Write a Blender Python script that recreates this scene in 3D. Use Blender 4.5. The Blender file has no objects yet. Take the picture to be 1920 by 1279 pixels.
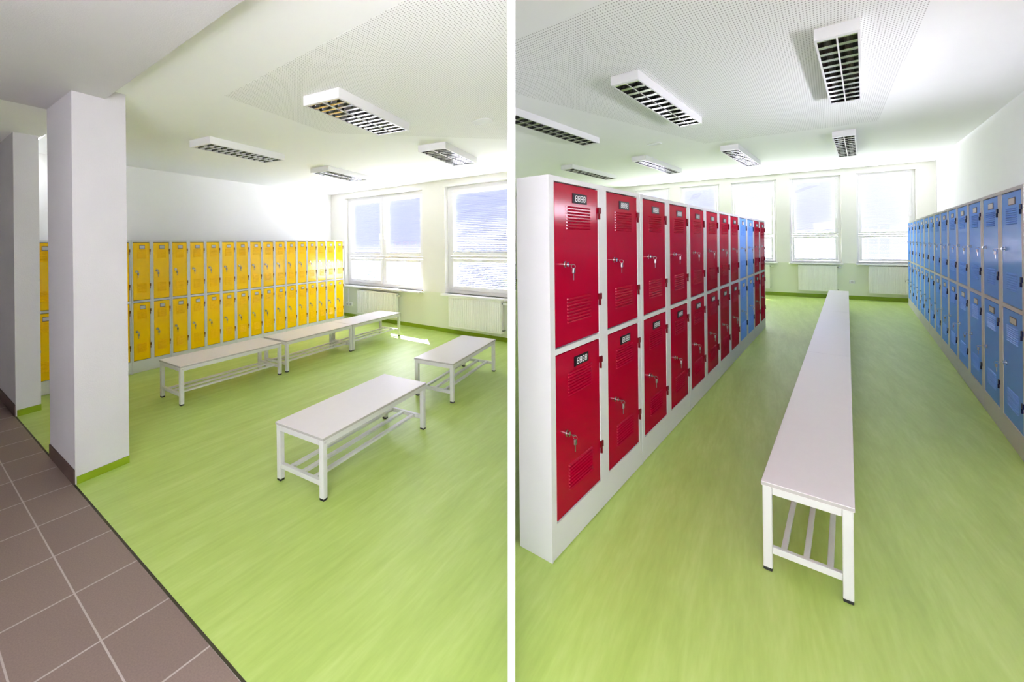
import bpy, bmesh, math, random
from mathutils import Vector, Matrix

random.seed(7)
C = bpy.context.scene.collection
SC = bpy.context.scene
R = math.radians

# ------------------------------------------------------------------ materials
def lin(c):
    return tuple(((v / 255) / 12.92 if v / 255 <= .04045 else ((v / 255 + .055) / 1.055) ** 2.4) for v in c) + (1,)

def mat(name, rgb, rough=.5, metal=0., spec=.5, vary=0., scale=8., bump=0., bscale=60., coat=0., stretch=None):
    m = bpy.data.materials.new(name); m.use_nodes = True
    nt = m.node_tree; N = nt.nodes; L = nt.links
    b = N['Principled BSDF']
    b.inputs['Base Color'].default_value = lin(rgb)
    b.inputs['Roughness'].default_value = rough
    b.inputs['Metallic'].default_value = metal
    b.inputs['Specular IOR Level'].default_value = spec
    if coat:
        b.inputs['Coat Weight'].default_value = coat
        b.inputs['Coat Roughness'].default_value = .12
    tc = N.new('ShaderNodeTexCoord')
    if vary:
        nz = N.new('ShaderNodeTexNoise'); nz.inputs['Scale'].default_value = scale; nz.inputs['Detail'].default_value = 3
        mp = N.new('ShaderNodeMapping')
        if stretch: mp.inputs['Scale'].default_value = stretch
        L.new(tc.outputs['Object'], mp.inputs[0]); L.new(mp.outputs[0], nz.inputs['Vector'])
        mx = N.new('ShaderNodeMix'); mx.data_type = 'RGBA'
        mx.inputs['A'].default_value = lin(tuple(v * (1 - vary) for v in rgb))
        mx.inputs['B'].default_value = lin(tuple(min(255, v * (1 + vary)) for v in rgb))
        L.new(nz.outputs['Fac'], mx.inputs['Factor']); L.new(mx.outputs['Result'], b.inputs['Base Color'])
    if bump:
        nb = N.new('ShaderNodeTexNoise'); nb.inputs['Scale'].default_value = bscale; nb.inputs['Detail'].default_value = 2
        L.new(tc.outputs['Object'], nb.inputs['Vector'])
        bp = N.new('ShaderNodeBump'); bp.inputs['Strength'].default_value = bump; bp.inputs['Distance'].default_value = .004
        L.new(nb.outputs['Fac'], bp.inputs['Height']); L.new(bp.outputs[0], b.inputs['Normal'])
    return m

def enamel(name, rgb, gloss, rough, vary=.012):
    """baked paint: diffuse colour under a thin even gloss"""
    m = mat(name, rgb, rough, vary=vary, scale=4, spec=0.)
    nt = m.node_tree; N = nt.nodes; L = nt.links
    g = N.new('ShaderNodeBsdfGlossy'); g.inputs['Roughness'].default_value = rough
    mx = N.new('ShaderNodeMixShader'); mx.inputs[0].default_value = gloss
    L.new(N['Principled BSDF'].outputs[0], mx.inputs[1]); L.new(g.outputs[0], mx.inputs[2])
    L.new(mx.outputs[0], N['Material Output'].inputs[0])
    return m

M = {}
M['wall'] = mat('white_wall_paint', (242, 242, 240), .75, vary=.008, scale=3, bump=.12, bscale=90)
M['dado'] = mat('pale_green_wall_paint', (226, 230, 208), .45, vary=.008, scale=3, bump=.1, bscale=90)
M['winwall'] = mat('warm_white_wall_paint', (232, 231, 222), .7, vary=.008, scale=3, bump=.12, bscale=90)
M['ceil'] = mat('ceiling_paint', (247, 248, 245), .85, vary=.006, scale=2)
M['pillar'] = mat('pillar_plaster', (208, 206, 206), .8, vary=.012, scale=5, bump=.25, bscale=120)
M['skirt'] = mat('green_lino_skirting', (132, 158, 22), .45, vary=.06, scale=12)
M['brown_skirt'] = mat('brown_tile_skirting', (88, 70, 62), .5, vary=.06, scale=9)
M['strip'] = mat('dark_joint_strip', (58, 56, 34), .6, vary=.05)
M['body'] = enamel('light_grey_powder_coat', (212, 212, 211), .03, .3)
M['gap'] = mat('door_gap_shade', (38, 34, 34), .8, vary=.05)
M['yellow'] = enamel('yellow_powder_coat', (255, 203, 0), .05, .14)
M['red'] = enamel('red_powder_coat', (168, 0, 38), .05, .14)
M['blue'] = enamel('blue_powder_coat', (120, 172, 250), .07, .15)
M['yellow_hinge'] = mat('brown_hinge', (112, 76, 20), .5, vary=.03, spec=.1)
M['red_hinge'] = mat('dark_red_hinge', (104, 2, 16), .5, vary=.03, spec=.1)
M['blue_hinge'] = mat('navy_hinge', (26, 36, 72), .5, vary=.03, spec=.1)
M['chrome'] = mat('chrome', (205, 205, 205), .18, 1., vary=.01)
M['key'] = mat('key_steel', (150, 146, 146), .3, 1., vary=.02)
M['plate_dark'] = mat('number_plate_black', (26, 16, 24), .5, vary=.02, spec=.1)
M['plate_frame'] = mat('number_plate_frame', (92, 82, 80), .5, vary=.02, spec=.1)
M['plate_grey'] = mat('number_plate_grey_card', (205, 203, 200), .6, vary=.02, scale=60, spec=.1)
M['digit'] = mat('white_digits', (240, 240, 240), .5, vary=.01)
M['bench_top'] = mat('white_laminate', (226, 220, 219), .32, vary=.008, scale=20)
M['bench_edge'] = mat('grey_laminate_edge', (176, 172, 168), .5, vary=.02, scale=30)
M['bench_frame'] = mat('pale_grey_steel_tube', (208, 208, 204), .38, vary=.01, scale=10)
M['rubber'] = mat('black_plastic_cap', (24, 24, 24), .6, vary=.04)
M['lamp_white'] = mat('white_sheet_steel', (232, 232, 230), .45, vary=.006)
M['mirror'] = mat('mirror_aluminium', (176, 176, 176), .16, 1., vary=.01, scale=30)
M['tube'] = mat('fluorescent_tube_glass', (238, 238, 236), .25, vary=.01)
M['frame'] = mat('white_window_plastic', (234, 234, 232), .35, vary=.006)
M['sill'] = mat('white_sill_board', (244, 244, 243), .3, vary=.006)
M['rad'] = mat('radiator_enamel', (247, 247, 241), .35, vary=.006)
M['rad_dark'] = mat('radiator_fitting', (110, 112, 104), .4, .6, vary=.02)
M['plastic'] = mat('white_switch_plastic', (236, 236, 234), .4, vary=.006)
M['plastic_dark'] = mat('socket_hole', (190, 188, 186), .6, vary=.02)
M['grille'] = mat('speaker_grille', (222, 224, 218), .6, vary=.01, scale=200)

def lino():
    m = bpy.data.materials.new('marbled_green_lino'); m.use_nodes = True
    nt = m.node_tree; N = nt.nodes; L = nt.links; b = N['Principled BSDF']
    tc = N.new('ShaderNodeTexCoord')
    turn = N.new('ShaderNodeMapping'); turn.inputs['Rotation'].default_value = (0, 0, R(-48))
    L.new(tc.outputs['Object'], turn.inputs[0])
    mp = N.new('ShaderNodeMapping'); mp.inputs['Scale'].default_value = (.7, 6, 1)
    L.new(turn.outputs[0], mp.inputs[0])
    n1 = N.new('ShaderNodeTexNoise'); n1.inputs['Scale'].default_value = 1.6; n1.inputs['Detail'].default_value = 6; n1.inputs['Roughness'].default_value = .62; n1.inputs['Distortion'].default_value = .5
    L.new(mp.outputs[0], n1.inputs['Vector'])
    mp2 = N.new('ShaderNodeMapping'); mp2.inputs['Scale'].default_value = (4, 36, 1)
    L.new(turn.outputs[0], mp2.inputs[0])
    n2 = N.new('ShaderNodeTexNoise'); n2.inputs['Scale'].default_value = 1.5; n2.inputs['Detail'].default_value = 4
    L.new(mp2.outputs[0], n2.inputs['Vector'])
    ad = N.new('ShaderNodeMath'); ad.operation = 'MULTIPLY_ADD'; ad.inputs[1].default_value = .45; 
    L.new(n2.outputs['Fac'], ad.inputs[0]); L.new(n1.outputs['Fac'], ad.inputs[2])
    cr = N.new('ShaderNodeValToRGB')
    cr.color_ramp.elements[0].position = .42; cr.color_ramp.elements[0].color = lin((164, 190, 84))
    cr.color_ramp.elements[1].position = 1.0; cr.color_ramp.elements[1].color = lin((192, 214, 118))
    e = cr.color_ramp.elements.new(.72); e.color = lin((177, 203, 99))
    L.new(ad.outputs[0], cr.inputs[0]); L.new(cr.outputs[0], b.inputs['Base Color'])
    b.inputs['Roughness'].default_value = .46
    b.inputs['Specular IOR Level'].default_value = 1.0
    bp = N.new('ShaderNodeBump'); bp.inputs['Strength'].default_value = .04; bp.inputs['Distance'].default_value = .003
    L.new(n2.outputs['Fac'], bp.inputs['Height']); L.new(bp.outputs[0], b.inputs['Normal'])
    return m
M['lino'] = lino()

def tiles(tx, ty):
    m = bpy.data.materials.new('brown_floor_tiles'); m.use_nodes = True
    nt = m.node_tree; N = nt.nodes; L = nt.links; b = N['Principled BSDF']
    tc = N.new('ShaderNodeTexCoord')
    br = N.new('ShaderNodeTexBrick')
    br.offset = 0; br.squash = 1
    br.inputs['Scale'].default_value = 1
    br.inputs['Brick Width'].default_value = tx; br.inputs['Row Height'].default_value = ty
    br.inputs['Mortar Size'].default_value = .0042; br.inputs['Mortar Smooth'].default_value = .2
    br.inputs['Bias'].default_value = 0
    br.inputs['Color1'].default_value = lin((150, 130, 118)); br.inputs['Color2'].default_value = lin((142, 122, 111))
    br.inputs['Mortar'].default_value = lin((200, 186, 176))
    L.new(tc.outputs['Object'], br.inputs['Vector'])
    nz = N.new('ShaderNodeTexNoise'); nz.inputs['Scale'].default_value = 140; nz.inputs['Detail'].default_value = 2
    L.new(tc.outputs['Object'], nz.inputs['Vector'])
    mx = N.new('ShaderNodeMix'); mx.data_type = 'RGBA'; mx.blend_type = 'MULTIPLY'; mx.inputs['Factor'].default_value = .35
    L.new(br.outputs['Color'], mx.inputs['A']); L.new(nz.outputs['Fac'], mx.inputs['B'])
    L.new(mx.outputs['Result'], b.inputs['Base Color'])
    b.inputs['Roughness'].default_value = .55
    bp = N.new('ShaderNodeBump'); bp.inputs['Strength'].default_value = .25; bp.inputs['Distance'].default_value = .004; bp.invert = True
    L.new(br.outputs['Fac'], bp.inputs['Height']); L.new(bp.outputs[0], b.inputs['Normal'])
    return m

def perforated(name, px, py, rad):
    m = bpy.data.materials.new(name); m.use_nodes = True
    nt = m.node_tree; N = nt.nodes; L = nt.links; b = N['Principled BSDF']
    b.inputs['Roughness'].default_value = .85
    tc = N.new('ShaderNodeTexCoord'); sp = N.new('ShaderNodeSeparateXYZ'); L.new(tc.outputs['Object'], sp.inputs[0])
    def cell(o, p):
        d = N.new('ShaderNodeMath'); d.operation = 'DIVIDE'; d.inputs[1].default_value = p; L.new(o, d.inputs[0])
        f = N.new('ShaderNodeMath'); f.operation = 'FRACT'; L.new(d.outputs[0], f.inputs[0])
        s = N.new('ShaderNodeMath'); s.operation = 'SUBTRACT'; s.inputs[1].default_value = .5; L.new(f.outputs[0], s.inputs[0])
        q = N.new('ShaderNodeMath'); q.operation = 'MULTIPLY'; L.new(s.outputs[0], q.inputs[0]); L.new(s.outputs[0], q.inputs[1])
        return q
    a = cell(sp.outputs['X'], px); c = cell(sp.outputs['Y'], py)
    ad = N.new('ShaderNodeMath'); ad.operation = 'ADD'; L.new(a.outputs[0], ad.inputs[0]); L.new(c.outputs[0], ad.inputs[1])
    lt = N.new('ShaderNodeMath'); lt.operation = 'LESS_THAN'; lt.inputs[1].default_value = rad * rad; L.new(ad.outputs[0], lt.inputs[0])
    mx = N.new('ShaderNodeMix'); mx.data_type = 'RGBA'
    mx.inputs['A'].default_value = lin((247, 248, 245)); mx.inputs['B'].default_value = lin((178, 178, 172))
    L.new(lt.outputs[0], mx.inputs['Factor']); L.new(mx.outputs['Result'], b.inputs['Base Color'])
    return m

def glass():
    m = bpy.data.materials.new('clear_window_glass'); m.use_nodes = True
    nt = m.node_tree; N = nt.nodes; L = nt.links
    N.remove(N['Principled BSDF'])
    t = N.new('ShaderNodeBsdfTransparent'); t.inputs[0].default_value = (.96, .97, .97, 1)
    g = N.new('ShaderNodeBsdfGlossy'); g.inputs['Roughness'].default_value = .02
    mx = N.new('ShaderNodeMixShader'); mx.inputs[0].default_value = .05
    L.new(t.outputs[0], mx.inputs[1]); L.new(g.outputs[0], mx.inputs[2])
    L.new(mx.outputs[0], N['Material Output'].inputs[0])
    return m
M['glass'] = glass()

def slat_mat(name, rgb, trans):
    m = bpy.data.materials.new(name); m.use_nodes = True
    nt = m.node_tree; N = nt.nodes; L = nt.links
    N.remove(N['Principled BSDF'])
    d = N.new('ShaderNodeBsdfDiffuse'); d.inputs[0].default_value = lin(rgb)
    t = N.new('ShaderNodeBsdfTranslucent'); t.inputs[0].default_value = lin(rgb)
    mx = N.new('ShaderNodeMixShader'); mx.inputs[0].default_value = trans
    nz = N.new('ShaderNodeTexNoise'); nz.inputs['Scale'].default_value = 5
    L.new(d.outputs[0], mx.inputs[1]); L.new(t.outputs[0], mx.inputs[2]); L.new(mx.outputs[0], N['Material Output'].inputs[0])
    return m
M['slat'] = slat_mat('pale_blind_slat', (139, 143, 160), .02)
M['slat_closed'] = slat_mat('white_blind_slat', (153, 155, 165), .018)

# ------------------------------------------------------------------ mesh helpers
class MB:
    """Collects shapes into one mesh; every shape may have its own material slot."""
    def __init__(s): s.v = []; s.f = []; s.mi = []; s.slots = []; s.sm = []
    def slot(s, m):
        if m not in s.slots: s.slots.append(m)
        return s.slots.index(m)
    def add(s, vs, fs, m, smooth=False):
        o = len(s.v); k = s.slot(m)
        s.v += [tuple(v) for v in vs]
        for f in fs:
            s.f.append(tuple(i + o for i in f)); s.mi.append(k); s.sm.append(smooth)
    def box(s, x0, x1, y0, y1, z0, z1, m):
        vs = [(x, y, z) for x in (x0, x1) for y in (y0, y1) for z in (z0, z1)]
        s.add(vs, [(0, 1, 3, 2), (4, 6, 7, 5), (0, 4, 5, 1), (2, 3, 7, 6), (0, 2, 6, 4), (1, 5, 7, 3)], m)
    def bevbox(s, x0, x1, y0, y1, z0, z1, m, b=.004):
        """box with chamfered edges"""
        bm = bmesh.new()
        bmesh.ops.create_cube(bm, size=1)
        for v in bm.verts:
            v.co = Vector(((x0 + x1) / 2 + v.co.x * (x1 - x0), (y0 + y1) / 2 + v.co.y * (y1 - y0), (z0 + z1) / 2 + v.co.z * (z1 - z0)))
        b = min(b, .45 * min(x1 - x0, y1 - y0, z1 - z0))
        bmesh.ops.bevel(bm, geom=list(bm.edges), offset=b, segments=2, affect='EDGES', profile=.6)
        bm.verts.index_update()
        s.add([v.co.copy() for v in bm.verts], [[v.index for v in f.verts] for f in bm.faces], m)
        bm.free()
    def prism(s, pts, z0, z1, m):
        """vertical prism over a counter-clockwise plan polygon"""
        n = len(pts)
        vs = [(p[0], p[1], z0) for p in pts] + [(p[0], p[1], z1) for p in pts]
        fs = [tuple(range(n - 1, -1, -1)), tuple(range(n, 2 * n))] + [(i, (i + 1) % n, n + (i + 1) % n, n + i) for i in range(n)]
        s.add(vs, fs, m)
    def tube(s, a, b, r, m, n=12, cap=True, r2=None):
        a = Vector(a); b = Vector(b); d = (b - a).normalized(); r2 = r if r2 is None else r2
        u = d.orthogonal().normalized(); w = d.cross(u)
        vs = []
        for p, rr in ((a, r), (b, r2)):
            for i in range(n):
                t = 2 * math.pi * i / n; vs.append(p + (u * math.cos(t) + w * math.sin(t)) * rr)
        fs = [(i, (i + 1) % n, n + (i + 1) % n, n + i) for i in range(n)]
        s.add(vs, fs, m, True)
        if cap: s.add(vs, [tuple(range(n - 1, -1, -1)), tuple(range(n, 2 * n))], m)
    def torus(s, c, axis, R0, r, m, n=16, k=8):
        c = Vector(c); ax = Vector(axis).normalized(); u = ax.orthogonal().normalized(); w = ax.cross(u)
        vs = []
        for i in range(n):
            t = 2 * math.pi * i / n; dr = u * math.cos(t) + w * math.sin(t)
            for j in range(k):
                q = 2 * math.pi * j / k; vs.append(c + dr * (R0 + r * math.cos(q)) + ax * (r * math.sin(q)))
        s.add(vs, [(i * k + j, ((i + 1) % n) * k + j, ((i + 1) % n) * k + (j + 1) % k, i * k + (j + 1) % k) for i in range(n) for j in range(k)], m, True)
    def mesh(s, name):
        me = bpy.data.meshes.new(name); me.from_pydata(s.v, [], s.f)
        for m in s.slots: me.materials.append(m)
        me.polygons.foreach_set('material_index', s.mi)
        me.polygons.foreach_set('use_smooth', s.sm)
        bm = bmesh.new(); bm.from_mesh(me); bmesh.ops.recalc_face_normals(bm, faces=bm.faces); bm.to_mesh(me); bm.free()
        me.update()
        return me
    def build(s, name, parent=None, loc=None, rz=None):
        return link(name, s.mesh(name), parent, loc, rz)

def link(name, data, parent=None, loc=None, rz=None):
    o = bpy.data.objects.new(name, data); C.objects.link(o)
    if parent: o.parent = parent
    if loc: o.location = loc
    if rz is not None: o.rotation_euler = (0, 0, rz)
    return o

def tag(o, label=None, cat=None, group=None, kind=None):
    for k, v in (('label', label), ('category', cat), ('group', group), ('kind', kind)):
        if v: o[k] = v
    return o

def thing(name, label, cat, loc, rz=0, group=None):
    return tag(link(name, None, None, loc, rz), label, cat, group)

def copy_tree(o, parent=None):
    c = o.copy(); C.objects.link(c)
    if parent: c.parent = parent
    for ch in list(o.children): copy_tree(ch, c)
    return c

def struct(name, mb, parent=None, loc=None, rz=None, label=None):
    o = mb.build(name, parent, loc, rz)
    if parent is None: o['kind'] = 'structure'
    if label: o['label'] = label
    return o

def dirv(deg): return Vector((math.cos(R(deg)), math.sin(R(deg))))

# ------------------------------------------------------------------ camera
EYE = 1.6
CX, F, TR = 700., 800., .0105                  # optical axis and focal length for a 1920 wide frame, and the slight roll
CY = 454 + (960 - CX) * TR
RO = math.atan(TR)
cam = bpy.data.cameras.new('camera'); co = bpy.data.objects.new('camera', cam); C.objects.link(co)
cam.sensor_width = 36; cam.sensor_fit = 'HORIZONTAL'
cam.lens = 36 * F / 1920
cam.shift_x = (960 - CX) / 1920
cam.shift_y = (CY - 639.5) / 1920
cam.clip_start = .05; cam.clip_end = 200
co.matrix_world = Matrix.Translation((0, 0, EYE)) @ Matrix.Rotation(RO, 4, 'Y') @ Matrix.Rotation(R(90), 4, 'X')
SC.camera = co

# ------------------------------------------------------------------ plan of the two rooms
LC, RCZ = 2.72, 3.455                           # ceiling heights of the yellow room and of the red and blue room
W0 = Vector((-.961, 9.812)); WD = Vector((.717, -.697)).normalized(); WA = math.atan2(WD.y, WD.x); WN = Vector((-WD.y, WD.x))
B0 = Vector((11.329, 12.307)); BD = Vector((.749, -.662)).normalized(); BA = math.atan2(BD.y, BD.x); BN = Vector((-BD.y, BD.x))
PK = (959 - CX) / F                             # the dividing panel runs straight away at this slope
CORNER_Y = Vector((-4.215, 4.728))              # yellow wall meets corridor wall
BND = Vector((-.762, .648)).normalized()        # line where tiles meet lino
BP = Vector((-.492, 1.562))
def bnd(t): return BP + BND * t
def part_x(y): return PK * y
W_END = 4.335                                   # window wall meets the dividing panel
B_START = -8.17; B_CORNER = 3.035
bc = B0 + BD * B_CORNER
RW = dirv(-137.38)                              # the right wall runs back towards the camera
rw_end = bc + RW * 15.9

# floors
mb = MB()
fl = [bnd(-3.2), bnd(4.886), W0, W0 + WD * W_END, B0 + BD * B_START, bc, rw_end]
mb.add([(p.x, p.y, 0) for p in fl], [tuple(range(len(fl)))], M['lino'])
me = mb.mesh('floor')
bm = bmesh.new(); bm.from_mesh(me); bmesh.ops.triangulate(bm, faces=bm.faces)
for f in bm.faces:
    if f.normal.z < 0: f.normal_flip()
bm.to_mesh(me); bm.free()
o = link('floor', me); o['kind'] = 'structure'; o['label'] = 'marbled green lino floor'

tile_ang = R(139.15)
tile_o = Vector((-1.122, 1.732))
mb = MB()
rot = Matrix.Rotation(-tile_ang, 2)
tp = [bnd(-3.2), bnd(-3.2) + Vector((-.648, -.762)) * 2.2, bnd(8.5) + Vector((-.648, -.762)) * 2.2, bnd(8.5)]
mb.add([tuple(rot @ (p - tile_o)) + (0,) for p in tp], [(3, 2, 1, 0)], tiles(.361, .279))
o = struct('floor_tiles', mb, None, (tile_o.x, tile_o.y, 0), tile_ang, 'brown tiled corridor floor')
mb = MB()
n = Vector((.648, .762))
mb.prism([bnd(-3.2) - n * .006, bnd(-3.2) + n * .006, bnd(8.5) + n * .006, bnd(8.5) - n * .006], -.02, .0015, M['strip'])
struct('trim_1', mb, label='dark joint between brown tiles and green lino')

# walls of the yellow room
yd = dirv(57.1); yn = Vector((-yd.y, yd.x))
def slab(name, a, b, off, z0, z1, m, label=None):
    """wall from a to b with its thickness to the side of off"""
    mb = MB(); pts = [a, b, b + off, a + off]
    ar = sum(pts[i].x * pts[(i + 1) % 4].y - pts[(i + 1) % 4].x * pts[i].y for i in range(4))
    if ar < 0: pts.reverse()
    mb.prism(pts, z0, z1, m)
    return struct(name, mb, label=label)
slab('wall_yellow_side', CORNER_Y - yd * .3, W0 + yd * .25, yn * .2, 0, LC + .1, M['wall'], 'white wall behind the yellow lockers')
# corridor: the wall that starts as the far pilaster, the wall opposite and the closed end
pl = Vector((-3.389, 4.024)); lit = dirv(56.5)
pil_w = .20
slab('wall_pilaster', pl, pl + BND * .40, lit * pil_w, 0, LC + .02, M['pillar'], 'pale plastered pilaster at the far end of the corridor opening')
slab('wall_corridor_room_side', pl + BND * .40, CORNER_Y + BND * 3.2, lit * .12, 0, LC + .02, M['pillar'], 'plastered corridor wall behind the pilaster')
cn = Vector((-.648, -.762))
cw = BP + cn * 2.2
# the wall opposite gets an added, unseen opening that lets in fill daylight
O0, O1, OZ0, OZ1 = -2.45, -.70, .95, 2.35
mb = MB()
for a_, b_, z0_, z1_ in ((-3.3, O0, 0, RCZ + .1), (O0, O1, 0, OZ0), (O0, O1, OZ1, RCZ + .1), (O1, 8.5, 0, RCZ + .1)):
    q = [cw + BND * b_, cw + BND * a_, cw + BND * a_ + cn * .2, cw + BND * b_ + cn * .2]
    ar = sum(q[i].x * q[(i + 1) % 4].y - q[(i + 1) % 4].x * q[i].y for i in range(4))
    if ar < 0: q.reverse()
    mb.prism(q, z0_, z1_, M['wall'])
struct('wall_corridor', mb, label='white wall opposite the locker rooms')
slab('wall_corridor_end', cw + BND * 7.2, bnd(7.2) + n * .3, BND * .2, 0, LC + .1, M['wall'])

# big pillar between corridor and lockers
pa = Vector((-2.017, 2.864)); pw = dirv(56.5) * .352; pd = dirv(139.88) * .607
mb = MB(); mb.prism([pa, pa + pw, pa + pw + pd, pa + pd], 0, LC + .02, M['pillar'])
struct('wall_pillar', mb, label='square plastered pillar at the edge of the green floor')
def skirt(name, a, b, out, h, t, m):
    mb = MB(); pts = [a, b, b + out * t, a + out * t]
    ar = sum(pts[i].x * pts[(i + 1) % 4].y - pts[(i + 1) % 4].x * pts[i].y for i in range(4))
    if ar < 0: pts.reverse()
    mb.prism(pts, 0, h, m)
    return struct(name, mb)
lit_out = Vector((lit.y, -lit.x))
skirt('baseboard_pillar_front', pa + lit * .008, pa + pw, lit_out, .052, .006, M['skirt'])
skirt('baseboard_pillar_side', pa + BND * .004, pa + pd, cn, .098, .008, M['brown_skirt'])
skirt('baseboard_pilaster_front', pl + lit * .01, pl + lit * pil_w, lit_out, .06, .006, M['skirt'])
skirt('baseboard_corridor', pl + BND * .01, pl + BND * 4.5, cn, .11, .008, M['brown_skirt'])

# ceilings
def plane_poly(name, pts, z, th, m, label=None):
    ar = sum(pts[i].x * pts[(i + 1) % len(pts)].y - pts[(i + 1) % len(pts)].x * pts[i].y for i in range(len(pts)))
    if ar < 0: pts = pts[::-1]
    mb = MB(); mb.prism(pts, z, z + th, m)
    return struct(name, mb, label=label)
sd = dirv(138.2)
SZ = 2.65
se = Vector((-1.832, 2.980))                    # a point of the soffit edge
def sof(t): return se + sd * t
hp0 = Vector((part_x(-2.6), -2.6))
plane_poly('ceiling_left', [sof(-4.6), sof(2.9), CORNER_Y + Vector((-.4, .3)), W0 + yd * .2, W0 + WD * (W_END + .02) + WN * .1, Vector((part_x(1.45), 1.45))], LC, .1, M['ceil'], 'white plaster ceiling over the yellow lockers')
# lower soffit over the corridor, its far edge lies just behind the pillar
pe = pa + pd                                    # rear corner of the pillar
pe = pa + pd                                    # rear corner of the pillar
plane_poly('ceiling_corridor', [sof(-4.6), sof(.62), pe + lit * .10, pe - lit * 2.3, cw + BND * 1.2 + cn * .1, cw - BND * 3.2 + cn * .1], SZ, .2, M['pillar'], 'lowered corridor ceiling, greyed to look shaded')  # greyer pillar plaster puts the corridor's shade into the soffit colour
fz = 2.69
plane_poly('ceiling_corridor_far', [pe + lit * .05, Vector((-2.37, 3.47)), pl + lit * (pil_w + .03), CORNER_Y + yn * .1, CORNER_Y + BND * 3, cw + BND * 7.4 + cn * .1, cw + BND * 1.0 + cn * .1, pe - lit * 2.3], fz, .2, M['ceil'])

plane_poly('ceiling_right', [Vector((part_x(-2.6), -2.6)), B0 + BD * (B_START - .1) + BN * .1, bc + BN * .2, rw_end + RW * .2, rw_end + Vector((-.6, -2.2))], RCZ, .12, M['ceil'], 'white plaster ceiling over the red and blue lockers')

# acoustic perforated fields, 3 mm proud of the plaster
def field(name, org, ang, pts, z, m, label):
    """a flat board under the plaster; its hole pattern follows the direction ang"""
    mb = MB(); rt = Matrix.Rotation(-R(ang), 2)
    q = [rt @ (Vector(p) - org) for p in pts]
    mb.prism(q, -.0006, .001, m)
    return struct(name, mb, None, (org.x, org.y, z), R(ang), label)
field('ceiling_perforated_left', Vector((.159, 1.965)), 55.0, [(.172, 1.955), (.60, 1.90), (1.50, 4.66), (-.45, 4.30), (-1.11, 3.204)], LC, perforated('perforated_plasterboard', .0165, .0165, .22), 'perforated acoustic ceiling field of the yellow room')
field('ceiling_perforated_right', Vector((4.377, 3.33)), 43.0, [(4.377, 3.33), (8.0, 6.75), (6.4, 8.2), (1.75, 5.3), (1.29, 3.94), (1.86, 3.27), (2.9, 1.95)], RCZ, perforated('perforated_plasterboard_wide', .05, .0195, .22), 'perforated acoustic ceiling field of the red and blue room')

# dividing panel: a thin white screen wall that runs straight away from the doorway
def px_x(px, y, z): return ((px - CX) / F * y + (z - EYE) * math.sin(RO)) / math.cos(RO)
mb = MB()
y0, y1, zt = 1.45, 18.9, RCZ + .05
half = (966 - 952) / 2 / F * y0
vs = []
for y in (y0, y1):
    for z in (0, zt):
        c = px_x(959, y, z); vs += [(c - half, y, z), (c + half, y, z)]
mb.add(vs, [(0, 1, 3, 2), (4, 6, 7, 5), (0, 2, 6, 4), (1, 5, 7, 3), (0, 4, 5, 1), (2, 3, 7, 6)], M['sill'])
struct('wall_partition', mb, label='thin white dividing wall between the two locker rooms, seen end on')
mb = MB()
vs = []
for y in (-2.6, 1.45):
    for z in (LC + .02, zt):
        c = px_x(959, y, z); vs += [(c - half, y, z), (c + half, y, z)]
mb.add(vs, [(0, 1, 3, 2), (4, 6, 7, 5), (0, 2, 6, 4), (1, 5, 7, 3), (0, 4, 5, 1), (2, 3, 7, 6)], M['wall'])
struct('wall_partition_header', mb)

# right wall
rn = Vector((.677, -.736))
H0, H1, HZ0, HZ1 = 7.4, 11.4, 2.0, 2.31         # unseen opening added over the near lockers to bring in fill daylight
mb = MB()
for a_, b_, z0_, z1_ in ((-.3, H0, 0, RCZ + .1), (H0, H1, 0, HZ0), (H0, H1, HZ1, RCZ + .1), (H1, 15.9, 0, RCZ + .1)):
    q = [bc + RW * a_, bc + RW * b_, bc + RW * b_ + rn * .2, bc + RW * a_ + rn * .2]
    ar = sum(q[i].x * q[(i + 1) % 4].y - q[(i + 1) % 4].x * q[i].y for i in range(4))
    if ar < 0: q.reverse()
    mb.prism(q, z0_, z1_, M['wall'])
struct('wall_right', mb, label='white wall above the blue lockers')

# wall behind the camera
slab('wall_back', rw_end - RW * .1, cw - BND * 3.2, Vector((.78, -.63)) * .15, 0, RCZ + .1, M['wall'])

# window walls: local x along the wall, y outwards, z up
def window_wall(name, org, ang, x0, x1, top, sill_z, head_z, openings, label):
    mb = MB(); T = .26
    mb.box(x0, x1, 0, T, 0, sill_z, M['dado'])
    mb.box(x0, x1, 0, T, head_z, top, M['winwall'])
    xs = [x0] + [v for o_ in openings for v in o_] + [x1]
    for i in range(0, len(xs), 2):
        if xs[i + 1] - xs[i] > .005: mb.box(xs[i], xs[i + 1], 0, T, sill_z, head_z, M['winwall'])
    return struct(name, mb, None, (org.x, org.y, 0), ang, label)
L_OPEN = [(.46, 2.625), (3.125, 4.325)]
window_wall('wall_window_left', W0, WA, -.2, W_END, LC + .1, .70, 2.60, L_OPEN, 'window wall of the yellow room, pale green below the sills')
R_W = .985
R_OPEN = [(-3.273 + 1.2535 * i, -3.273 + 1.2535 * i + R_W) for i in range(5)]
window_wall('wall_window_right', B0, BA, B_START, B_CORNER + .25, RCZ + .1, .945, 3.30, R_OPEN, 'window wall of the red and blue room, pale green below the sills')
mb = MB(); mb.box(0, W_END - .015, -.006, 0, 0, .07, M['skirt'])
struct('baseboard_window_left', mb, None, (W0.x, W0.y, 0), WA)
mb = MB(); mb.box(B_START + .1, B_CORNER, -.008, 0, 0, .10, M['skirt'])
struct('baseboard_window_right', mb, None, (B0.x, B0.y, 0), BA)

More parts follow.
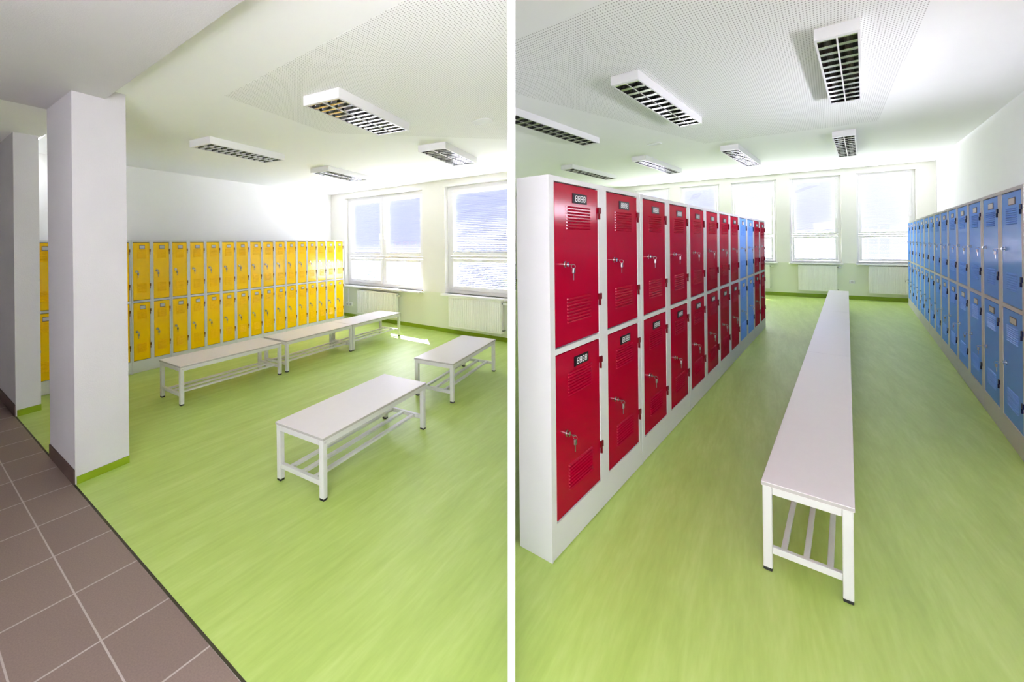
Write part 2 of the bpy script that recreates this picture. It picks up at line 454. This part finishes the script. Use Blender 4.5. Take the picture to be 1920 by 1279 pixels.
def window(num, org, ang, x0, x1, z0, z1, zt, cols, label, fw=.055, sw=.065, y=.10, handles=True, cut=False):
    """frame, one sash per cell, panes, handles and the sill board; y is the recess of the frame"""
    root = link('window_%d' % num, None, None, (org.x, org.y, 0), ang); tag(root, label, None, None, 'structure')
    f = MB(); fm = M['frame']
    def bar(a, b, c, d): f.bevbox(a, b, y, y + .07, c, d, fm, .006)
    bar(x0, x0 + fw, z0, z1)
    if not cut: bar(x1 - fw, x1, z0, z1)
    xe = x1 if cut else x1 - fw
    bar(x0 + fw, xe, z1 - fw, z1); bar(x0 + fw, xe, z0, z0 + fw * 1.1)
    bar(x0 + fw, xe, zt - fw * .45, zt + fw * .45)
    ed = [x0 + fw] + [x0 + (x1 - x0) * k / cols for k in range(1, cols)] + [xe]
    for k in range(1, cols):
        bar(ed[k] - fw * .45, ed[k] + fw * .45, z0 + fw, z1 - fw)
    f.build('window_frame', root)
    panes = []
    for k in range(cols):
        a = ed[k] + (fw * .45 if k else 0); b = ed[k + 1] - (fw * .45 if k < cols - 1 else 0)
        for lo, hi in ((z0 + fw * 1.1, zt - fw * .45), (zt + fw * .45, z1 - fw)):
            s = MB(); last = cut and k == cols - 1
            s.bevbox(a + .003, a + sw, y - .015, y + .05, lo + .003, hi - .003, fm, .006)
            if not last: s.bevbox(b - sw, b - .003, y - .015, y + .05, lo + .003, hi - .003, fm, .006)
            b2 = b - .003 if last else b - sw
            s.bevbox(a + sw, b2, y - .015, y + .05, lo + .003, lo + sw, fm, .006)
            s.bevbox(a + sw, b2, y - .015, y + .05, hi - sw, hi - .003, fm, .006)
            sash = s.build('sash', root)
            g = MB(); g.box(a + sw - .005, b2 + .005, y + .014, y + .02, lo + sw - .005, hi - sw + .005, M['glass'])
            g.build('glass_pane', sash)
            if handles:
                h = MB()
                if hi - lo > .7:
                    hx = b - sw * .5 if k == 0 else a + sw * .5
                    zc = lo + (hi - lo) * .30
                    h.bevbox(hx - .014, hx + .014, y - .022, y - .014, zc - .035, zc + .035, M['sill'], .003)
                    h.bevbox(hx - .01, hx + .01, y - .05, y - .022, zc - .01, zc + .012, M['sill'], .003)
                    h.bevbox(hx - .01, hx + .01, y - .06, y - .045, zc - .012, zc + .11, M['sill'], .004)
                else:
                    hx = (a + b) / 2
                    h.bevbox(hx - .06, hx + .06, y - .03, y - .014, hi - sw * .75, hi - sw * .45, M['sill'], .004)
                h.build('window_handle', sash)
            panes.append((a + sw, b2, lo + sw, hi - sw))
    s = MB()
    s.bevbox(x0 - .02, x1 + (0 if cut else .02), -.13, y, z0 - .035, z0, M['sill'], .006)
    s.build('window_sill', root)
    return panes

def blind(org, ang, pane, label, y=.178, tilt=58, pitch=.03, drop=1., group=None, gapside=-.045, mt='slat'):
    a, b, lo, hi = pane; lo -= .02; hi += .02
    root = thing('venetian_blind', label, 'blind', (org.x, org.y, 0), ang, group)
    h = MB(); h.box(a + gapside, b - gapside, y - .016, y + .016, hi - .026, hi + .004, M['frame']); h.build('head_rail', root)
    s = MB(); w = pitch * 1.18; t = R(tilt)
    z = hi - .03 - pitch * .4; zb = hi - (hi - lo) * drop + .016
    while z > zb:
        dy, dz = math.cos(t) * w / 2, math.sin(t) * w / 2
        c = .12 * w
        vs = []
        for x in (a + gapside, b - gapside):
            vs += [(x, y - dy, z + dz), (x, y + math.sin(t) * c, z + math.cos(t) * c), (x, y + dy, z - dz)]
        s.add(vs, [(0, 1, 4, 3), (1, 2, 5, 4)], M[mt], True)
        z -= pitch
    s.build('slats', root)
    br = MB(); br.box(a + gapside, b - gapside, y - .012, y + .012, zb - .012, zb + .002, M['frame']); br.build('bottom_rail', root)
    return root

# windows of the yellow room
g = 'venetian blinds of the yellow room'
p1 = window(1, W0, WA, L_OPEN[0][0], L_OPEN[0][1], .70, 2.60, 1.315, 2, 'four-pane white window beside the yellow lockers')
p2 = window(2, W0, WA, L_OPEN[1][0], L_OPEN[1][1], .70, 2.60, 1.345, 1, 'wide white window cut off by the dividing wall', cut=True)
# p1 order: left low, left high, right low, right high
blind(W0, WA, p1[0], 'short closed blind in the lower left pane of the four-pane window', group=g, tilt=50)
blind(W0, WA, p1[1], 'tall closed blind in the upper left pane of the four-pane window', group=g)
blind(W0, WA, p1[3], 'tall closed blind in the upper right pane of the four-pane window', group=g)
blind(W0, WA, p2[0], 'short blind in the lower pane of the window above the right radiator', group=g, tilt=52)
blind(W0, WA, p2[1], 'tall blind in the upper pane of the window above the right radiator', group=g, tilt=54)
# windows of the red and blue room, the last five can be seen
g2 = 'venetian blinds of the red and blue room'
names = [None, None, 'white window farthest behind the red lockers', 'white window with a pale blue blind above the red lockers', 'brightest white window at the far end of the red row', 'white window straight above the end of the white benches', 'white window in the corner above the far blue lockers']
for i in range(2, 7):
    ps = window(1 + i, B0, BA, R_OPEN[i - 2][0], R_OPEN[i - 2][1], .945, 3.30, 1.70, 1, names[max(i, 0)], fw=.05, sw=.055, y=.10)
    nm = {2: 'farthest window behind the red lockers', 3: 'window with the pale blue glow above the red lockers', 4: 'bright window at the end of the red row', 5: 'window above the end of the benches', 6: 'corner window above the blue lockers'}[i]
    blind(B0, BA, ps[1], 'tall pale blind, ' + nm, group=g2, pitch=.036, mt='slat_closed', tilt={2: 58, 3: 62, 4: 54, 5: 60, 6: 57}[i])
    if i >= 4: blind(B0, BA, ps[0], 'short lower blind, ' + nm, group=g2, pitch=.036, mt='slat_closed', tilt={4: 26, 5: 46, 6: 58}[i])

# ------------------------------------------------------------------ lockers
SEG = {'a': (0, 1, 1, 1), 'g': (0, .5, 1, .5), 'd': (0, 0, 1, 0), 'f': (0, .5, 0, 1), 'e': (0, 0, 0, .5), 'b': (1, .5, 1, 1), 'c': (1, 0, 1, .5)}
def digits(mb, x0, x1, y, z0, z1, text_n, m):
    """a row of seven-segment eights, slightly slanted"""
    w = (x1 - x0) / text_n; dw = w * .62; th = min(w * .13, (z1 - z0) * .12); sl = .14
    for k in range(text_n):
        ox = x0 + w * k + (w - dw) / 2
        for a, b, c, d in SEG.values():
            xa, za = ox + a * dw, z0 + b * (z1 - z0); xb, zb = ox + c * dw, z0 + d * (z1 - z0)
            if b == d: q = [(xa + th * .3, za - th / 2), (xb - th * .3, za - th / 2), (xb - th * .3, za + th / 2), (xa + th * .3, za + th / 2)]
            else: q = [(xa - th / 2, za + th * .3), (xa + th / 2, za + th * .3), (xa + th / 2, zb - th * .3), (xa - th / 2, zb - th * .3)]
            q = [(x + (z - z0) * sl * dw / (z1 - z0) * 1.0, z) for x, z in q]
            vs = [(x, y, z) for x, z in q] + [(x, y - .0008, z) for x, z in q]
            mb.add(vs, [(0, 1, 2, 3), (7, 6, 5, 4), (0, 4, 5, 1), (1, 5, 6, 2), (2, 6, 7, 3), (3, 7, 4, 0)], m)

def make_locker(W, H, D, dm, hm, label, group, lettered):
    """a double-column, two-tier unit; local x along the front, y to the back"""
    sx = W / .506
    root = thing('locker_unit', label, 'locker', (0, 0, 0), 0, group)
    zs = [.09 * H, .529 * H, .544 * H, .9865 * H]
    xs = [.038 * W, .455 * W, .545 * W, .962 * W]
    b = MB(); m = M['body']; t = min(.012, W * .02)
    b.box(0, t, 0, D, 0, H, m); b.box(W - t, W, 0, D, 0, H, m)
    b.box(t, W - t, D - .008, D, 0, H, m); b.box(t, W - t, 0, D - .008, H - .012, H, m)
    b.box(t, W - t, 0, .02, .006, zs[0], m)                        # plinth
    b.box(t, W - t, 0, .02, zs[3], H - .012, m)                    # top rail
    for a, c in ((t, xs[0]), (xs[1], xs[2]), (xs[3], W - t)): b.box(a, c, 0, .02, zs[0], zs[3], m)
    for a, c in ((xs[0], xs[1]), (xs[2], xs[3])): b.box(a, c, 0, .02, zs[1], zs[2], m)
    b.box(xs[0] - .0, xs[3], .021, .024, zs[0], zs[3], M['gap'])    # dark sheet painted as the shade in the door gaps
    for k in (.12, .88): b.box(W * k - .01 * sx, W * k + .01 * sx, .006, .02, 0, .006, M['rubber'])
    b.build('carcass', root)
    dw, dh = xs[1] - xs[0], zs[1] - zs[0]
    gx, gz = .0032 * sx, .007
    def door_mesh(dh):
        d = MB()
        d.bevbox(gx, dw - gx, .002, .017, gz, dh - gz, dm, .002)
        for top, bot in ((.86, .708), (.29, .125)):
            n_ = 8; x0, x1 = dw * .25, dw * .78; st = (top - bot) * dh / n_
            for k in range(n_):
                zt_ = top * dh - k * st; zb_ = zt_ - st * .62; pr = .0075
                e = .05 * (x1 - x0)
                vs = [(x0, .002, zt_), (x1, .002, zt_), (x1 - e * .2, .002 - pr, zb_ + .003), (x0 + e * .2, .002 - pr, zb_ + .003), (x1, .002, zb_), (x0, .002, zb_),
                      (x0 + e, .002 - pr * .6, zt_ - st * .12), (x1 - e, .002 - pr * .6, zt_ - st * .12)]
                d.add(vs, [(0, 1, 7, 6), (6, 7, 2, 3), (0, 6, 3), (1, 2, 7), (0, 3, 5), (1, 4, 2), (3, 2, 4, 5)], dm)
        return d.mesh('door')
    dme = {0: door_mesh(zs[1] - zs[0]), 1: door_mesh(zs[3] - zs[2])}
    def plate_mesh(dh):
        p = MB(); x0, x1 = dw * .40, dw * .69; z1, z0 = dh * (1 - .063), dh * (1 - .112)
        e = .006
        p.bevbox(x0 - e * sx * .6, x1 + e * sx * .6, -.0005, .002, z0 - e, z1 + e, M['plate_dark'] if lettered else M['plate_frame'], .001)
        p.box(x0, x1, -.0012, -.0005, z0, z1, M['plate_dark'] if lettered else M['plate_grey'])
        if lettered: digits(p, x0 + .006 * sx, x1 - .004 * sx, -.0013, z0 + .006, z1 - .006, 4, M['digit'])
        return p.mesh('number_plate')
    pm = {0: plate_mesh(dh), 1: plate_mesh(zs[3] - zs[2])}
    l = MB()
    l.tube((0, .002, 0), (0, -.004, 0), .0165, M['chrome'], 18)
    l.tube((0, -.004, 0), (0, -.018, 0), .0125, M['chrome'], 16)
    lm = l.mesh('lock')
    k = MB()
    k.box(-.0035, .0035, -.038, -.017, -.0012, .0012, M['key'])
    k.bevbox(-.010, .010, -.046, -.034, -.0015, .0015, M['key'], .001)
    k.torus((0, -.045, -.009), (1, .2, 0), .010, .0011, M['key'], 14, 6)
    k.bevbox(-.011, .011, -.051, -.041, -.046, -.018, M['key'], .004)
    k.box(-.0035, .0035, -.0466, -.0448, -.080, -.045, M['key'])
    km = k.mesh('key')
    hg = MB()
    hg.bevbox(-.001 * sx, .013 * sx, -.007, .003, 0, .036, hm, .002)
    hg.tube((.004 * sx, -.003, -.034), (.004 * sx, -.003, 0), .0042 * min(1.6, sx), hm, 10)
    hme = hg.mesh('hinge')
    for c in (0, 1):
        for r in (1, 0):
            d = link('door', dme[r], root, (xs[2 * c], 0, zs[2 * r]))
            h_ = zs[2 * r + 1] - zs[2 * r]
            link('number_plate', pm[r], d)
            link('lock', lm, d, (dw * .2, 0, h_ * .5))
            link('key', km, d, (dw * .2, 0, h_ * .5))
            for q in (.83, .235): link('hinge', hme, d, (dw - gx * 1.2, 0, h_ * q))
    return root

def place(o, loc, rz, label=None):
    o.location = loc; o.rotation_euler = (0, 0, rz)
    if label: o['label'] = label
    return o

# yellow row
YA = 53.33; yv = dirv(YA); y00 = Vector((-3.019, 5.318)); YW = .5065
gy = 'yellow lockers along the left wall'
words = ['at the window end of the row', 'second from the window end', 'third from the window end', 'fourth from the window end', 'fifth from the window end', 'third full one seen right of the pillar', 'second full one seen right of the pillar', 'first full one seen right of the pillar', 'half hidden behind the pillar', 'seen through the gap left of the pillar']
proto = None
for i in range(10):
    s = YW * (7 - i)
    p = y00 + yv * s
    lab = 'yellow two-column locker unit ' + words[i]
    if proto is None:
        proto = make_locker(YW - .004, 1.672, .5, M['yellow'], M['yellow_hinge'], lab, gy, False); o = proto
    else: o = copy_tree(proto)
    place(o, (p.x, p.y, 0), R(YA), lab)

# red row with one blue unit in it
RA = 42.09; rv = dirv(RA); r00 = Vector((.873, 2.117)); RWU = 1.405
gr = 'freestanding row of red lockers'
red = make_locker(RWU - .012, 1.935, .175, M['red'], M['red_hinge'], 'red locker unit at the near end of the row, its 8888 plates largest', gr, True)
place(red, (r00.x, r00.y, 0), R(RA))
blue = None
for i, lab in ((1, 'second red locker unit from the near end of the red row'), (2, 'third red locker unit from the near end of the red row'), (3, 'red locker unit just before the blue doors in the red row'), (5, 'last red locker unit at the window end, beyond the blue doors')):
    p = r00 + rv * (RWU * i)
    place(copy_tree(red), (p.x, p.y, 0), R(RA), lab)
blue_in_red = make_locker(RWU - .012, 1.935, .175, M['blue'], M['blue_hinge'], 'blue-doored locker unit standing between red ones', gr, False)
p = r00 + rv * (RWU * 4); place(blue_in_red, (p.x, p.y, 0), R(RA))

# blue row along the right wall
BLA = 41.27; bv = dirv(BLA); b00 = Vector((12.705, 10.143)); BW = 1.553
gb = 'blue lockers along the right wall'
lw = ['at the window end of the right wall row', 'second from the window end of the right wall row', 'third from the window end of the right wall row', 'fourth of seven along the right wall', 'third from the near end of the right wall row', 'second from the near end of the right wall row', 'nearest on the right wall, cut off by the picture edge']
proto = None
for i in range(7):
    p = b00 - bv * (BW * i)
    lab = 'blue two-column locker unit ' + lw[i]
    if proto is None: proto = make_locker(BW - .012, 1.97, .40, M['blue'], M['blue_hinge'], lab, gb, False); o = proto
    else: o = copy_tree(proto)
    place(o, (p.x, p.y, 0), R(BLA + 180), lab)

# ------------------------------------------------------------------ benches
def make_bench(L, W, H, t, label, group):
    """x along the length, y across, origin at a corner on the floor"""
    root = thing('bench', label, 'bench', (0, 0, 0), 0, group)
    bt = .02; ap = .035
    s = MB(); s.bevbox(0, L, 0, W, H - bt, H, M['bench_top'], .002)
    s.box(-.0006, L + .0006, -.0006, W + .0006, H - bt + .0025, H - .0025, M['bench_edge']); s.build('seat_board', root)
    f = MB(); i0 = .004
    z1, z0 = H - bt, H - bt - ap
    f.bevbox(i0 + t, L - i0 - t, i0, i0 + t * .7, z0, z1, M['bench_frame'], .003); f.bevbox(i0 + t, L - i0 - t, W - i0 - t * .7, W - i0, z0, z1, M['bench_frame'], .003)
    f.bevbox(i0, i0 + t * .7, i0 + t, W - i0 - t, z0, z1, M['bench_frame'], .003); f.bevbox(L - i0 - t * .7, L - i0, i0 + t, W - i0 - t, z0, z1, M['bench_frame'], .003)
    f.build('apron_frame', root)
    for x in (i0, L - i0 - t):
        for y in (i0, W - i0 - t):
            l = MB(); l.bevbox(x, x + t, y, y + t, .014, H - bt, M['bench_frame'], .004); lo = l.build('leg', root)
            c = MB(); c.bevbox(x + .001, x + t - .001, y + .001, y + t - .001, 0, .015, M['rubber'], .003); c.build('foot_cap', lo)
    for x in (i0, L - i0 - t):
        c = MB(); c.bevbox(x + t * .1, x + t * .9, i0 + t, W - i0 - t, .088, .120, M['bench_frame'], .003); c.build('crossbar', root)
    sw = W * .07
    for k in (.25, .5, .75):
        c = MB(); yc = W * k
        c.bevbox(i0 + t * .9, L - i0 - t * .9, yc - sw / 2, yc + sw / 2, .098, .116, M['bench_frame'], .003); c.build('rack_slat', root)
    sc_ = MB()
    sc_.box(i0 + t * .3, i0 + t * .75, -.001 + i0, i0 + .001, H - bt - .022, H - bt - .010, M['plastic_dark']); sc_.build('type_plate', root)
    return root

gl = 'benches in the yellow room'
def rect_place(o, c, ang, L, W):
    d = dirv(ang); nn = Vector((-d.y, d.x))
    p = Vector(c) - d * (L / 2) - nn * (W / 2)
    o.location = (p.x, p.y, 0); o.rotation_euler = (0, 0, R(ang))
LB, WB, HB = 1.29, .44, .397
b1 = make_bench(LB, WB, HB, .038, 'nearest white bench, alone in the middle of the green floor', gl)
def corners_center(p_nl, p_nr, p_fr):
    return (Vector(p_nl) + Vector(p_fr)) / 2
rect_place(b1, corners_center((-.672, 2.895), (-.316, 2.607), (.436, 3.680)), 53.6, LB, WB)
b2 = copy_tree(b1); b2['label'] = 'long white bench before the yellow lockers, nearest the pillar'
rect_place(b2, corners_center((-2.267, 4.526), (-1.917, 4.245), (-1.146, 5.235)), 52.0, LB, WB)
b3 = copy_tree(b1); b3['label'] = 'middle white bench of the line before the yellow lockers'
b4 = copy_tree(b1); b4['label'] = 'sunlit white bench nearest the left radiator'
# middle and far benches stand end to end
dm_ = dirv(53.2); nm_ = Vector((-dm_.y, dm_.x))
st = Vector((-1.094, 5.318))
rect_place(b3, st + dm_ * (LB / 2) + nm_ * (WB / 2), 53.2, LB, WB)
rect_place(b4, st + dm_ * (LB * 1.5 + .012) + nm_ * (WB / 2), 53.2, LB, WB)
b5 = copy_tree(b1); b5['label'] = 'white bench at the right, closest to the dividing wall'
rect_place(b5, corners_center((.427, 4.486), (.788, 4.226), (1.496, 5.298)), 55.7, LB, WB)

g3 = 'white benches in one line between the red and blue lockers'
ba = 42.0; bd_ = dirv(ba); bn_ = Vector((-bd_.y, bd_.x))
q = Vector((2.076, 1.850)); WR = .303
for L_, lab in ((3.55, 'nearest of the three white benches in the locker aisle'), (3.78, 'middle one of the three white benches in the locker aisle'), (4.1, 'far white bench in the locker aisle, nearest the windows')):
    o = make_bench(L_, WR, .428, .034, lab, g3)
    o.location = (q.x, q.y, 0); o.rotation_euler = (0, 0, R(ba)); q = q + bd_ * (L_ + .006)

# ------------------------------------------------------------------ ceiling lights
def make_light(L, W, H, label, group):
    """x along the length, y across, z = 0 at the ceiling, body hangs below; origin at a corner"""
    root = thing('ceiling_light', label, 'ceiling light', (0, 0, 0), 0, group)
    h = MB(); w = M['lamp_white']; t = .006
    h.box(0, L, 0, t, -H, 0, w); h.box(0, L, W - t, W, -H, 0, w); h.box(0, t, t, W - t, -H, 0, w); h.box(L - t, L, t, W - t, -H, 0, w)
    h.box(t, L - t, t, W - t, -.006, 0, w)
    e = W * .055; ex = L * .022
    h.box(t, L - t, t, e, -H, -H + .006, w); h.box(t, L - t, W - e, W - t, -H, -H + .006, w)
    h.box(t, ex, e, W - e, -H, -H + .006, w); h.box(L - ex, L - t, e, W - e, -H, -H + .006, w)
    h.build('housing', root)
    lv = MB(); m = M['mirror']; n_ = 12; x0, x1 = ex, L - ex; mid = W / 2; sp = W * .02
    bh = H * .62; zb = -H + .001; ztop = zb + bh
    lv.box(x0, x1, mid - sp, mid + sp, zb, zb + .003, w)
    for lo, hi in ((e, mid - sp), (mid + sp, W - e)):
        wd = hi - lo
        # curved side reflectors
        for side in (0, 1):
            vs = []
            for k in range(6):
                u = k / 5; off = wd * .30 * u ** 1.8; z = zb + bh * u
                y = lo + off if side == 0 else hi - off
                vs += [(x0, y, z), (x1, y, z)]
            lv.add(vs, [(2 * k, 2 * k + 1, 2 * k + 3, 2 * k + 2) for k in range(5)], m, True)
        st_ = (x1 - x0) / n_
        for k in range(n_ + 1):
            xc = x0 + st_ * k; a = st_ * .17
            # cross lamella: thin at the top, wider below, its lower edge dips in the middle
            vs = []
            for y, dip in ((lo, 0), (lo + wd * .5, -.0), (hi, 0)):
                vs += [(xc - a, y, zb + .002 + dip), (xc + a, y, zb + .002 + dip), (xc + a * .35, y, zb + bh * .45), (xc + a * .06, y, ztop), (xc - a * .06, y, ztop), (xc - a * .35, y, zb + bh * .45)]
            fs = []
            for s_ in (0, 1):
                for j in range(6):
                    p0, p1 = s_ * 6 + j, s_ * 6 + (j + 1) % 6
                    fs.append((p0, p1, p1 + 6, p0 + 6))
            lv.add(vs, fs, m)
    lv.build('louvre_reflector', root)
    for yc in (W * .27, W * .73):
        tb = MB(); tb.tube((t + .01, yc, -H * .27), (L - t - .01, yc, -H * .27), H * .11, M['tube'], 12); tb.build('fluorescent_tube', root)
    return root

def put_light(o, near, ang, z):
    """near: plan position of the near right corner"""
    o.location = (near[0], near[1], z); o.rotation_euler = (0, 0, R(ang))
gA = 'louvred ceiling lights of the yellow room'
l1 = make_light(1.09, .335, .074, 'largest louvred ceiling light, above the nearest bench of the yellow room', gA)
put_light(l1, (-.235, 3.046), 57.8, LC - .001)
for p, lab in (((-1.662, 4.37), 'louvred ceiling light nearest the pillar, above the yellow row'), ((-.628, 6.10), 'louvred ceiling light closest to the four-pane window'), ((.809, 4.716), 'louvred ceiling light before the window cut by the dividing wall')):
    o = copy_tree(l1); o['label'] = lab; put_light(o, p, 58.2, LC - .001)
gB = 'louvred ceiling lights of the red and blue room'
l2 = make_light(2.78, .272, .102, 'louvred ceiling light above the near red lockers, seen at a slant', gB)
put_light(l2, (2.877, 4.611), 41.0, RCZ - .001)
for p, lab in (((4.10, 3.575), 'largest louvred ceiling light at the top, above the white benches'), ((8.155, 7.196), 'small louvred ceiling light seen end on, above the far benches'),
               ((4.068 - 2.78 * math.cos(R(40.3)), 7.643 - 2.78 * math.sin(R(40.3))), 'louvred ceiling light cut off by the dividing wall'),
               ((7.06, 8.238), 'louvred ceiling light before the brightest window'),
               ((5.921, 9.243), 'faint louvred ceiling light beside the round speaker'),
               ((4.785, 10.213), 'faintest louvred ceiling light, low over the red lockers')):
    o = copy_tree(l2); o['label'] = lab; put_light(o, p, 41.0 if p[0] > 2 else 40.3, RCZ - .001)

# round ceiling speakers
def make_speaker(r, label, group):
    root = thing('ceiling_speaker', label, 'speaker', (0, 0, 0), 0, group)
    a = MB(); a.torus((0, 0, -.003), (0, 0, 1), r * .93, r * .07, M['lamp_white'], 40, 8); a.build('rim', root)
    b = MB(); b.tube((0, 0, 0), (0, 0, -.006), r * .9, M['grille'], 40); b.build('grille', root)
    return root
s1 = make_speaker(.095, 'round flush speaker in the ceiling of the yellow room', 'flush ceiling speakers'); s1.location = (1.021, 3.937, LC)
s2 = make_speaker(.118, 'round flush speaker in the ceiling above the red lockers', 'flush ceiling speakers'); s2.location = (5.415, 8.19, RCZ)

# ------------------------------------------------------------------ radiators and sockets
def make_radiator(w, z0, z1, label, group, nrib, org, ang, x0):
    root = thing('radiator', label, 'radiator', (org.x + math.cos(ang) * x0, org.y + math.sin(ang) * x0, 0), ang, group)
    y0, y1 = -.11, -.03; m = M['rad']
    p = MB()
    p.box(.0, w, y0 + .012, y1, z0 + .01, z1 - .012, m)
    st = w / nrib
    for k in range(nrib):
        a = k * st + st * .16; b = (k + 1) * st - st * .16
        p.bevbox(a, b, y0, y0 + .02, z0 + .022, z1 - .03, m, .006)
    p.box(0, w, y0 + .002, y0 + .014, z0, z0 + .02, m); p.box(0, w, y0 + .002, y0 + .014, z1 - .03, z1 - .008, m)
    p.build('panel', root)
    g_ = MB(); g_.bevbox(-.004, w + .004, y0, y1 + .004, z1 - .012, z1, m, .004)
    for k in range(int(w / .03)): g_.box(.01 + k * .03, .025 + k * .03, y0 + .02, y1 - .012, z1, z1 + .0012, M['rad_dark'])
    g_.build('top_grille', root)
    for a, b in ((-.006, .002), (w - .002, w + .006)):
        s = MB(); s.bevbox(a, b, y0 + .006, y1, z0 + .004, z1 - .01, m, .003); s.build('side_panel', root)
    v = MB(); v.tube((w + .006, -.07, z1 - .05), (w + .03, -.07, z1 - .05), .010, M['rad_dark'], 12); v.tube((w + .028, -.07, z1 - .05), (w + .085, -.07, z1 - .05), .021, M['sill'], 16, r2=.017)
    v.build('thermostat_valve', root)
    q = MB(); q.tube((w + .006, -.07, z0 + .05), (w + .035, -.07, z0 + .05), .010, M['rad_dark'], 10); q.tube((w + .03, -.07, z0 + .05), (w + .03, -.012, z0 + .05), .008, M['rad_dark'], 10); q.build('return_pipe', root)
    for x in (w * .2, w * .8):
        k = MB(); k.box(x - .02, x + .02, y1, -.012, z0 + .06, z1 - .06, m); k.build('wall_bracket', root)
    return root
gr_ = 'white panel radiators under the windows'
make_radiator(1.09, .13, .625, 'white ribbed radiator under the four-pane window, behind the sunlit bench', gr_, 30, W0, WA, .945)
make_radiator(.985, .135, .665, 'white ribbed radiator beside the dividing wall', gr_, 27, W0, WA, 3.262)
make_radiator(.72, .19, .885, 'ribbed radiator half hidden by the end of the red row', gr_, 22, B0, BA, -.655)
make_radiator(.72, .19, .885, 'ribbed radiator straight behind the end of the white benches', gr_, 22, B0, BA, .655)
make_radiator(.74, .19, .885, 'ribbed radiator in the corner beside the far blue lockers', gr_, 22, B0, BA, 1.94)

def make_socket(org, ang, x, z, n_, label, conduit):
    root = thing('wall_socket', label, 'socket', (org.x + math.cos(ang) * x, org.y + math.sin(ang) * x, 0), ang)
    w = .05 * n_
    a = MB(); a.bevbox(-w, w, -.03, 0, z - .045, z + .045, M['plastic'], .008); a.build('socket_box', root)
    for k in range(n_):
        c = -w + .05 + .1 * k
        b = MB(); b.tube((c, -.0305, z), (c, -.027, z), .028, M['plastic_dark'], 18); b.build('socket_face', root)
    if conduit:
        b = MB(); b.box(-.045, -.025, -.016, 0, z + .045, conduit, M['plastic']); b.box(-.17, -.025, -.016, 0, conduit - .02, conduit, M['plastic']); b.build('cable_conduit', root)
    return root
make_socket(W0, WA, .60, .275, 2, 'white double wall socket below the four-pane window, with conduit', .62)
make_socket(B0, BA, 1.652, .46, 1, 'small wall socket between two radiators behind the benches', 0)

# ------------------------------------------------------------------ light
w = bpy.data.worlds.new('overcast_daylight'); SC.world = w; w.use_nodes = True
N = w.node_tree.nodes; L = w.node_tree.links
bg = N['Background']; bg.inputs['Strength'].default_value = 3.0
# glow added below the horizon to lift the ceilings, hazy bright band, deeper sky overhead
tc = N.new('ShaderNodeTexCoord'); sp = N.new('ShaderNodeSeparateXYZ'); L.new(tc.outputs['Generated'], sp.inputs[0])
mr = N.new('ShaderNodeMapRange'); mr.inputs['From Min'].default_value = -1; mr.inputs['From Max'].default_value = 1
L.new(sp.outputs['Z'], mr.inputs['Value'])
cr = N.new('ShaderNodeValToRGB'); L.new(mr.outputs[0], cr.inputs[0])
E = cr.color_ramp.elements
E[0].position = 0; E[0].color = (1.7, 1.63, 1.88, 1)
E[1].position = 1; E[1].color = (.55, .58, .72, 1)
e = E.new(.46); e.color = (1.62, 1.56, 1.8, 1)
e = E.new(.54); e.color = (1.25, 1.2, 1.42, 1)
L.new(cr.outputs[0], bg.inputs['Color'])

sun = bpy.data.lights.new('sun', 'SUN'); sun.energy = 5; sun.angle = R(.6); sun.color = (1, .97, .92)
so = bpy.data.objects.new('sun', sun); C.objects.link(so)
sv = Vector((.02, 1.2, 1.0)).normalized()
so.rotation_euler = sv.to_track_quat('Z', 'Y').to_euler()
so.location = (0, 20, 12)

def portal(name, org, ang, x0, x1, z0, z1, y):
    a = bpy.data.lights.new(name, 'AREA'); a.shape = 'RECTANGLE'; a.size = x1 - x0; a.size_y = z1 - z0
    a.cycles.is_portal = True
    o = bpy.data.objects.new(name, a); C.objects.link(o)
    d = Vector((math.cos(ang), math.sin(ang))); nn = Vector((-d.y, d.x))
    c = org + d * ((x0 + x1) / 2) + nn * y
    o.location = (c.x, c.y, (z0 + z1) / 2)
    o.rotation_euler = Vector((nn.x, nn.y, 0)).to_track_quat('Z', 'Y').to_euler()
for i, (a, b) in enumerate(L_OPEN): portal('daylight_portal', W0, WA, a, b, .7, 2.6, .24)
for a, b in R_OPEN: portal('daylight_portal', B0, BA, a, b, .945, 3.3, .24)
portal('daylight_portal', bc, math.atan2(RW.y, RW.x), H0, H1, HZ0, HZ1, .15)
portal('daylight_portal', cw, math.atan2(-BND.y, -BND.x), -O1, -O0, OZ0, OZ1, -.15)

# ------------------------------------------------------------------ render look
SC.view_settings.view_transform = 'Standard'; SC.view_settings.look = 'None'
SC.view_settings.gamma = 1; SC.view_settings.use_curve_mapping = False
SC.view_settings.exposure = 2.7
SC.render.engine = 'CYCLES'
cy = SC.cycles
cy.use_denoising = True
try: cy.denoiser = 'OPENIMAGEDENOISE'
except Exception: pass
cy.max_bounces = 10; cy.diffuse_bounces = 6; cy.glossy_bounces = 5; cy.transparent_max_bounces = 12; cy.transmission_bounces = 4
cy.sample_clamp_indirect = 8
cy.caustics_reflective = False; cy.caustics_refractive = False
